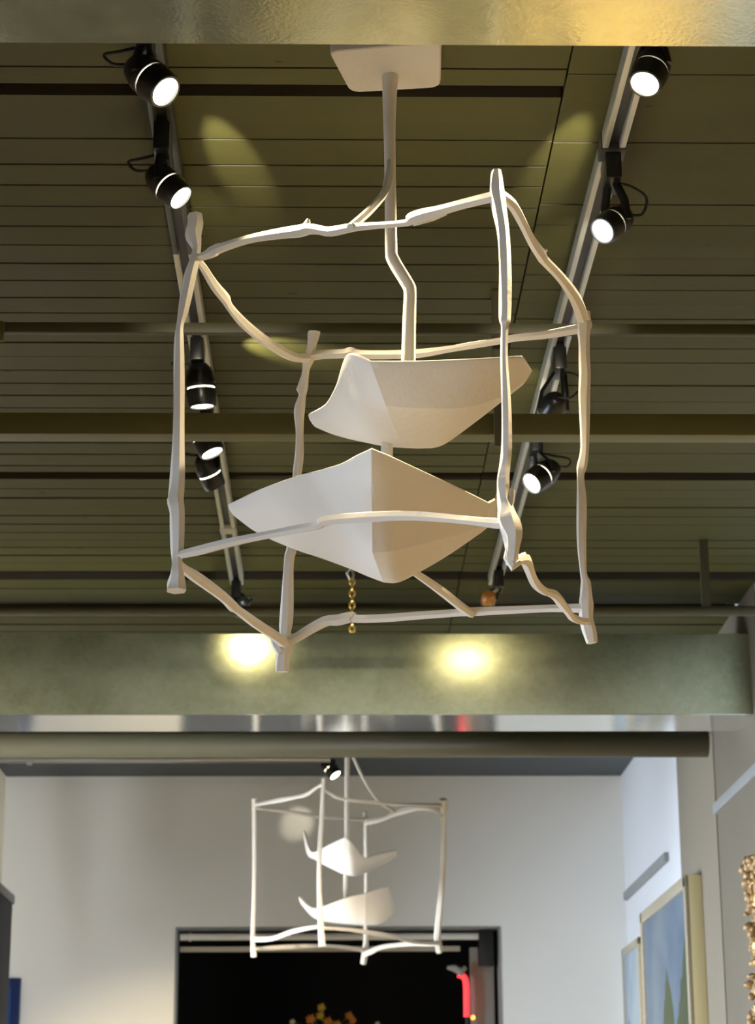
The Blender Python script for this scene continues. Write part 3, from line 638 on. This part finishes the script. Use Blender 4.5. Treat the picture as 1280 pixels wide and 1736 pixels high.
# lower shade
shade(ch,
 [(388,855,3.98),(440,830,3.88),(500,808,3.78),(545,796,3.71),(580,785,3.65),(606,771,3.6),(630,760,3.56),(662,773,3.59),(720,800,3.66),(780,828,3.74),(828,852,3.81),(841,844,3.85),(851,818,3.86)],
 [(390,862,3.98),(444,860,3.9),(503,866,3.83),(548,878,3.78),(586,895,3.74),(612,915,3.72),(632,934,3.72),(665,932,3.73),(715,920,3.78),(775,904,3.83),(822,888,3.87),(840,866,3.87),(852,833,3.87)],
 [(396,871,3.99),(438,901,3.99),(498,927,3.98),(543,942,3.97),(588,959,3.95),(625,975,3.93),(652,985,3.92),(674,985,3.92),(706,970,3.93),(762,937,3.93),(814,901,3.92),(838,882,3.9),(850,848,3.89)],
 [(394,866,4.0),(445,885,4.06),(505,908,4.15),(550,922,4.2),(592,935,4.25),(625,942,4.28),(650,946,4.3),(672,944,4.28),(705,934,4.22),(760,912,4.12),(810,888,4.0),(836,872,3.95),(849,838,3.9)], 0.006, (6, 10, 11), True)

# second chandelier, farther back
kt = {'L': (433, 1365), 'M': (548, 1340), 'R': (752, 1367), 'F': (620, 1391)}; kb = {'L': (429, 1594), 'M': (544, 1573), 'R': (743, 1599), 'F': (618, 1613)}
KT = {k: PZ(*v, ZTOP) for k, v in kt.items()}; KB = {k: PZ(*v, ZBOT) for k, v in kb.items()}
print({k: (round(KT[k].x, 2), round(KT[k].y, 2), round(KB[k].x, 2), round(KB[k].y, 2)) for k in KT})
e1 = {k: depth(v) for k, v in KT.items()}; e2 = {k: depth(v) for k, v in KB.items()}
yc2 = sum(v.y for v in KT.values())/4
top2 = PY(589, 1212, yc2)
c2 = empty('chandelier', (top2.x, yc2, ZC), 'small looking white twig cage chandelier far back, in front of the dark opening', 'chandelier', 'twig cage chandeliers')
bm = bmesh.new(); add_box(bm, (top2.x-0.12, yc2-0.12, ZC-0.055), (top2.x+0.12, yc2+0.12, ZC-0.021), 0.008); link('canopy_plate', frombm(bm, 'canopy_plate'), M['plaster_dim'], c2)
bm = bmesh.new(); q = PY(588, 1428, yc2); add_cyl(bm, (top2.x, yc2, ZC-0.05), (q.x, yc2, q.z-0.06), 0.0115, 12); link('stem', frombm(bm, 'stem'), M['plaster_dim'], c2)
q = PY(586, 1465, yc2); bm = bmesh.new(); add_cyl(bm, q, PY(586, 1545, yc2), 0.0105, 12); link('link_rod', frombm(bm, 'link_rod'), M['plaster_dim'], c2)
def post2(k, path, sd): post(c2, path, KT[k].y, KB[k].y, ZTOP, ZBOT, sd)
post2('L', [(431, 1353, 4.5), (431, 1370, 3.5), (431, 1440, 3.3), (430, 1530, 3.3), (429, 1590, 3.8), (430, 1622, 5)], 41)
post2('M', [(549, 1319, 3), (547, 1345, 3.2), (545, 1390, 3.4), (542, 1450, 4), (541, 1512, 4), (544, 1575, 5), (547, 1604, 6)], 42)
post2('R', [(752, 1355, 7), (752, 1368, 6), (753, 1400, 4), (752, 1450, 4.5), (748, 1512, 5), (743, 1572, 5.5), (742, 1595, 6), (745, 1614, 6)], 43)
post2('F', [(619, 1376, 3.5), (620, 1392, 4), (620, 1420, 4), (621, 1480, 3.4), (620, 1569, 4), (620, 1600, 5), (616, 1634, 5)], 44)
limb(c2, 'rail', [(433, 1364, 3), (450, 1361, 3.5), (478, 1356, 4), (494, 1353, 3), (519, 1347, 3.5), (537, 1335, 2.5), (548, 1330, 3)], e1['L'], e1['M'], 51)
limb(c2, 'rail', [(548, 1339, 2.5), (560, 1345, 2.5), (576, 1353, 3), (619, 1359, 3), (666, 1363, 3), (712, 1364, 2.5), (752, 1366, 4)], e1['M'], e1['R'], 52)
limb(c2, 'rail', [(433, 1370, 2.5), (494, 1377, 3), (541, 1384, 3.5), (603, 1389, 3), (620, 1390, 3)], e1['L'], e1['F'], 53)
limb(c2, 'rail', [(620, 1394, 5), (645, 1389, 5), (669, 1380, 5), (690, 1374, 5), (714, 1369, 5), (735, 1371, 5), (748, 1378, 5), (752, 1386, 5)], e1['F'], e1['R'], 54)
limb(c2, 'rail', [(429, 1592, 5), (462, 1591, 4), (494, 1580, 4), (520, 1574, 4), (544, 1570, 3)], e2['L'], e2['M'], 55)
limb(c2, 'rail', [(545, 1573, 3), (588, 1576, 3), (625, 1581, 4), (666, 1587, 4), (700, 1597, 3), (743, 1599, 4)], e2['M'], e2['R'], 56)
limb(c2, 'rail', [(430, 1609, 3), (481, 1606, 4), (541, 1603, 3), (588, 1606, 3), (618, 1612, 4)], e2['L'], e2['F'], 57)
limb(c2, 'rail', [(617, 1618, 5), (632, 1612, 5), (650, 1605, 4), (697, 1600, 4), (731, 1600, 4), (743, 1598, 4)], e2['F'], e2['R'], 58)
limb(c2, 'brace', [(593, 1270, 2), (600, 1286, 2.3), (619, 1325, 2.3), (641, 1357, 2.5), (668, 1376, 3)], depth(PY(589, 1270, yc2)), 1/((.6/e1['F'])+.4/e1['R']), 59)
def lerp(a, b, t, y): return (a[0]*(1-t)+b[0]*t, a[1]*(1-t)+b[1]*t, y)
def shade2(R, Sx, Yr, dy, lift):
    Wm = [lerp(a, b, .55, yy+dy*.25) for a, b, yy in zip(R, Sx, Yr)]
    Fm = [(b[0]*.97+.03*590, b[1]*.45+a[1]*.55+lift, yy+dy*2.2) for a, b, yy in zip(R, Sx, Yr)]
    shade(c2, [(a[0], a[1], yy) for a, yy in zip(R, Yr)], Wm, [(b[0], b[1], yy+dy) for b, yy in zip(Sx, Yr)], Fm, 0.008, (4,))
y0 = yc2
shade2([(515, 1408), (526, 1440), (537, 1443), (560, 1431), (586, 1419), (596, 1429), (616, 1453), (640, 1448), (671, 1441)],
       [(516, 1418), (522, 1448), (535, 1457), (553, 1467), (580, 1480), (600, 1484), (618, 1479), (645, 1468), (671, 1451)],
       [y0+.12, y0+.04, y0-.02, y0-.10, y0-.18, y0-.18, y0-.12, y0-.05, y0+.05], .12, 0)
shade2([(507, 1520), (524, 1536), (540, 1539), (584, 1523), (619, 1514), (650, 1504), (659, 1507), (668, 1531)],
       [(511, 1532), (530, 1553), (550, 1561), (587, 1565), (619, 1567), (645, 1565), (664, 1551), (669, 1538)],
       [y0+.10, y0-.02, y0-.08, y0-.15, y0-.15, y0-.12, y0-.08, y0+.08], .12, 8)

# ------------------------------------------------------------------ right wall pictures
def canvas_mat(name, sky0, sky1, trees):
    m = bpy.data.materials.new(name); m.use_nodes = True; nt = m.node_tree; b = nt.nodes['Principled BSDF']; b.inputs['Roughness'].default_value = 0.45
    tc = nt.nodes.new('ShaderNodeTexCoord'); sx = nt.nodes.new('ShaderNodeSeparateXYZ'); nt.links.new(tc.outputs['Generated'], sx.inputs[0])
    n = nt.nodes.new('ShaderNodeTexNoise'); n.inputs['Scale'].default_value = 3; n.inputs['Detail'].default_value = 5; nt.links.new(tc.outputs['Generated'], n.inputs['Vector'])
    r = nt.nodes.new('ShaderNodeValToRGB'); r.color_ramp.elements[0].color = (*sky0, 1); r.color_ramp.elements[1].color = (*sky1, 1)
    r.color_ramp.elements[0].position = .35; r.color_ramp.elements[1].position = .7; nt.links.new(n.outputs['Fac'], r.inputs[0])
    last = r.outputs[0]
    n2 = nt.nodes.new('ShaderNodeTexNoise'); n2.inputs['Scale'].default_value = 14; nt.links.new(tc.outputs['Generated'], n2.inputs['Vector'])
    def math_(op, a, b_):
        k = nt.nodes.new('ShaderNodeMath'); k.operation = op
        for i, x in enumerate((a, b_)):
            if hasattr(x, 'links'): nt.links.new(x, k.inputs[i])
            elif x is not None: k.inputs[i].default_value = x
        return k.outputs[0]
    for (c, w, h) in trees:                               # painted cypress shapes
        dx = math_('ABSOLUTE', math_('SUBTRACT', sx.outputs[1], c), None)
        taper = math_('MULTIPLY', math_('SUBTRACT', h, sx.outputs[2]), w)
        lim = math_('MULTIPLY', taper, math_('MULTIPLY_ADD', n2.outputs['Fac'], 1.6))
        mask = math_('LESS_THAN', dx, lim)
        mx = nt.nodes.new('ShaderNodeMix'); mx.data_type = 'RGBA'
        nt.links.new(mask, mx.inputs[0]); nt.links.new(last, mx.inputs[6]); mx.inputs[7].default_value = (0.05, 0.07, 0.03, 1); last = mx.outputs[2]
    nt.links.new(last, b.inputs['Base Color']); return m
def painting(pxn, pxf, ytop, thick, border, label, cm, h):
    """hung on the right wall; near/far front corners given by where they show"""
    xf = XR-0.012-thick
    N, Ff = PX(pxn, ytop[0], xf), PX(pxf, ytop[1], xf); zt = (N.z+Ff.z)/2; zb = zt-h; ya, yb = N.y, Ff.y
    e = empty('framed_painting', (XR-0.012, (ya+yb)/2, zb), label, 'painting')
    bm = bmesh.new()
    for (p, q, r_, s_) in ((ya, yb, zt-border, zt), (ya, yb, zb, zb+border), (ya, ya+border, zb, zt), (yb-border, yb, zb, zt)):
        add_box(bm, (xf, p, r_), (xf+0.02, q, s_), 0.006)
    link('moulding', frombm(bm, 'moulding'), M['giltgrey'], e)
    bm = bmesh.new(); add_box(bm, (xf+0.016, ya, zb), (XR-0.012, yb, zt), 0.004); link('frame', frombm(bm, 'frame'), M['cream'], e)
    bm = bmesh.new(); add_box(bm, (xf+0.008, ya+border*.9, zb+border*.9), (xf+0.017, yb-border*.9, zt-border*.9)); link('canvas', frombm(bm, 'canvas'), cm, e)
    return e
painting(1160, 1084, (1489, 1543), .075, .055, 'large painting of dark cypress trees under blue sky with thick cream edge, right wall', canvas_mat('painted_cypress', (0.085, 0.125, 0.19), (0.16, 0.205, 0.235), [(.47, .62, .80), (.05, .66, .86)]), 1.5)
painting(1081, 1053, (1588, 1610), .05, .04, 'smaller pale sky painting in a thin gilt frame beyond the large one', canvas_mat('painted_pale_sky', (0.24, 0.32, 0.40), (0.38, 0.45, 0.50), [(.8, .7, .66)]), 1.0)
# encrusted frame at the right edge
N = PX(1258, 1500, XR-0.10); zt = PX(1270, 1452, XR-.10).z
e = empty('ornate_frame', (XR, N.y-0.35, zt-1.1), 'encrusted gold and brown frame at the right edge', 'frame')
bm = bmesh.new(); ya, yb = N.y-0.62, N.y-0.02; zb = zt-1.1
for (p, q, r_, s_) in ((ya, yb, zt-.1, zt-.02), (ya, yb, zb, zb+.1), (ya, ya+.1, zb, zt-.02), (yb-.1, yb, zb, zt-.02)): add_box(bm, (XR-.07, p, r_), (XR-.002, q, s_), .008)
link('moulding', frombm(bm, 'moulding'), M['gold'], e)
bm = bmesh.new(); rnd = random.Random(9)
for k in range(420):
    sd = rnd.random()
    if sd < .5: y, z = yb-rnd.uniform(0, .12), rnd.uniform(zb, zt)
    elif sd < .8: y, z = rnd.uniform(ya, yb), zt-rnd.uniform(0, .12)
    else: y, z = ya+rnd.uniform(0, .12), rnd.uniform(zb, zt)
    x = XR-rnd.uniform(.04, .10)
    t = bmesh.new(); bmesh.ops.create_icosphere(t, subdivisions=1, radius=rnd.uniform(.009, .021))
    sc_ = Vector((rnd.uniform(.7, 1.5), rnd.uniform(.7, 1.5), rnd.uniform(.7, 1.6)))
    for v in t.verts: v.co = Vector((v.co.x*sc_.x+x, v.co.y*sc_.y+y, v.co.z*sc_.z+z))
    join(bm, t)
setp(link('encrustation', frombm(bm, 'encrustation', 60), M['gold'], e), kind='stuff')

# ------------------------------------------------------------------ things in and around the opening
yo = YB+0.10
a = PY(303, 1588, yo); b = PY(812, 1588, yo); zc_ = (a.z+b.z)/2
e = empty('roller_screen', ((a.x+b.x)/2, yo, zc_), 'white roller tube with a beige bottom bar across the top of the opening', 'roller screen')
bm = bmesh.new(); add_cyl(bm, (dl+.015, yo, zc_), (b.x, yo, zc_), 0.019, 20); link('tube', frombm(bm, 'tube'), M['whitetube'], e)
bm = bmesh.new(); xe = PY(322, 1588, yo).x; add_lathe(bm, Vector((xe-.006, yo, zc_)), Vector((1, 0, 0)), [(0, .02), (.002, .024), (.010, .024), (.012, .02)], 20); link('collar', frombm(bm, 'collar'), M['whitetube'], e)
z2 = PY(540, 1609, yo).z; bm = bmesh.new(); add_box(bm, (dl+.015, yo-.01, z2-.014), (PY(780, 1609, yo).x, yo+.01, z2+.014), .004); link('bottom_bar', frombm(bm, 'bottom_bar'), M['beige'], e)
bm = bmesh.new(); add_box(bm, (b.x-.004, yo-.045, PY(820, 1638, yo).z), (PY(836, 1600, yo).x, yo+.05, PY(820, 1578, yo).z), .008); link('motor_box', frombm(bm, 'motor_box'), M['black'], e)
# grey panel and red lit tube at the right side of the opening
yg = YB+0.32
p0, p1 = PY(797, 1660, yg), PY(838, 1660, yg)
thing_box('door_panel', (p0.x, yg, 0), (p1.x, yg+.04, PY(810, 1606, yg).z), M['grey'], 'grey upright panel just inside the right of the opening', 'panel')
yr = YB+0.26
e = empty('lit_sign', PY(787, 1736, yr), 'red lit upright tube with a pale bent head at the right of the opening', 'light')
q0, q1 = PY(788, 1646, yr), PY(792, 1722, yr)
bm = bmesh.new(); tube(bm, catmull([tuple(PY(776, 1652, yr)), tuple(PY(786, 1656, yr)), tuple(PY(790, 1668, yr)), tuple(PY(791, 1700, yr)), tuple(PY(791, 1724, yr))], 4) and [Vector(v) for v in catmull([tuple(PY(776, 1652, yr)), tuple(PY(786, 1656, yr)), tuple(PY(790, 1668, yr)), tuple(PY(791, 1700, yr)), tuple(PY(791, 1724, yr))], 4)], [.017]*17, 12)
link('tube', frombm(bm, 'tube'), M['red'], e)
bm = bmesh.new(); tube(bm, [PY(758, 1640, yr-.03), PY(770, 1641, yr-.03), PY(782, 1648, yr-.03), PY(790, 1640, yr-.03)], [.01, .02, .024, .012], 9, .1, 3); link('head', frombm(bm, 'head'), M['grey'], e)
bm = bmesh.new(); add_cyl(bm, PY(792, 1722, yr), (q1.x, yr, 0), .012, 10); link('stand', frombm(bm, 'stand'), M['black'], e)
e = empty('indicator_lamp', PY(802, 1725, yr), 'small orange indicator light at the foot of the grey panel', 'light')
bm = bmesh.new(); c_ = PY(802, 1725, yg-.008); t = bmesh.new(); bmesh.ops.create_uvsphere(t, u_segments=14, v_segments=8, radius=.013)
for v in t.verts: v.co += c_
join(bm, t); link('bulb', frombm(bm, 'bulb', 60), mat('orange_bulb', (1, .4, .1), .3, emit=((1, .35, .08), 3)), e)
bm = bmesh.new(); add_cyl(bm, c_ + Vector((0, .001, 0)), c_ + Vector((0, .012, 0)), .016, 16); link('socket', frombm(bm, 'socket'), M['black'], e)
# tall cabinet in the dark room carrying a dried flower arrangement
yf = YB+0.75
ft = PY(560, 1790, yf).z
thing_box('display_cabinet', (PY(470, 1700, yf).x, yf-.2, 0), (PY(650, 1700, yf).x, yf+.25, ft), M['night'], 'tall black cabinet under the orange flowers in the dark back room', 'cabinet')
e = empty('flower_arrangement', PY(560, 1790, yf), 'orange and yellow dried flowers in the dark opening', 'flowers')
bm = bmesh.new(); fb = PY(558, 1790, yf); add_lathe(bm, Vector((fb.x, yf, ft)), Vector((0, 0, 1)), [(0, .05), (.04, .075), (.1, .05), (.13, .055)], 20); link('vase', frombm(bm, 'vase'), M['black'], e)
for (px, py, r_, mk) in ((545, 1708, .022, 'yellow'), (543, 1722, .022, 'yellow'), (527, 1728, .026, 'orange'), (556, 1732, .026, 'orange'), (592, 1722, .022, 'orange'), (598, 1730, .02, 'orange'), (571, 1738, .026, 'orange'), (496, 1733, .016, 'cream'), (640, 1736, .014, 'cream')):
    c_ = PY(px, py, yf); bm = bmesh.new()
    for k in range(14):
        th = k*2.4; el = math.acos(1-2*(k+.5)/14); dd = Vector((math.sin(el)*math.cos(th), math.sin(el)*math.sin(th), math.cos(el)))
        tube(bm, [c_, c_+dd*r_*.7, c_+dd*r_*1.25], [r_*.2, r_*.32, r_*.06], 5)
    f_ = link('flower', frombm(bm, 'flower', 60), M[mk], e)
    bm = bmesh.new(); tube(bm, [c_, (c_+Vector((fb.x, yf, ft+.12)))/2, Vector((fb.x, yf, ft+.1))], [.003]*3, 6); o = link('stem', frombm(bm, 'stem'), M['leafg'], e)
# left edge: dark cabinet and blue panel
yl = 11.2; q = PY(22, 1517, yl)
bm = bmesh.new(); add_box(bm, (XL+.01, 10.5, 0), (q.x, yl, q.z), .006)
e = setp(link('armoire', frombm(bm, 'armoire'), M['night']), 'tall dark cabinet at the left edge', 'cabinet')
bm = bmesh.new(); add_box(bm, (XL+.01, 10.48, q.z-.05), (q.x+.01, yl+.01, q.z+.0), .01); link('cornice', frombm(bm, 'cornice'), M['black'], e)
a, b = PY(4, 1659, YB), PY(37, 1659, YB)
e = empty('blue_picture', ((a.x+b.x)/2, YB, a.z-.7), 'deep blue framed panel low on the back wall at the left', 'picture')
bm = bmesh.new(); add_box(bm, (XL+.02, YB-.035, a.z-.7), (b.x, YB-.001, a.z), .005); link('frame', frombm(bm, 'frame'), M['blue'], e)
bm = bmesh.new(); add_box(bm, (XL+.06, YB-.042, a.z-.66), (PY(22, 1659, YB).x, YB-.03, a.z-.05)); link('panel', frombm(bm, 'panel'), mat('blue_sheet', (.02, .06, .22), .25), e)
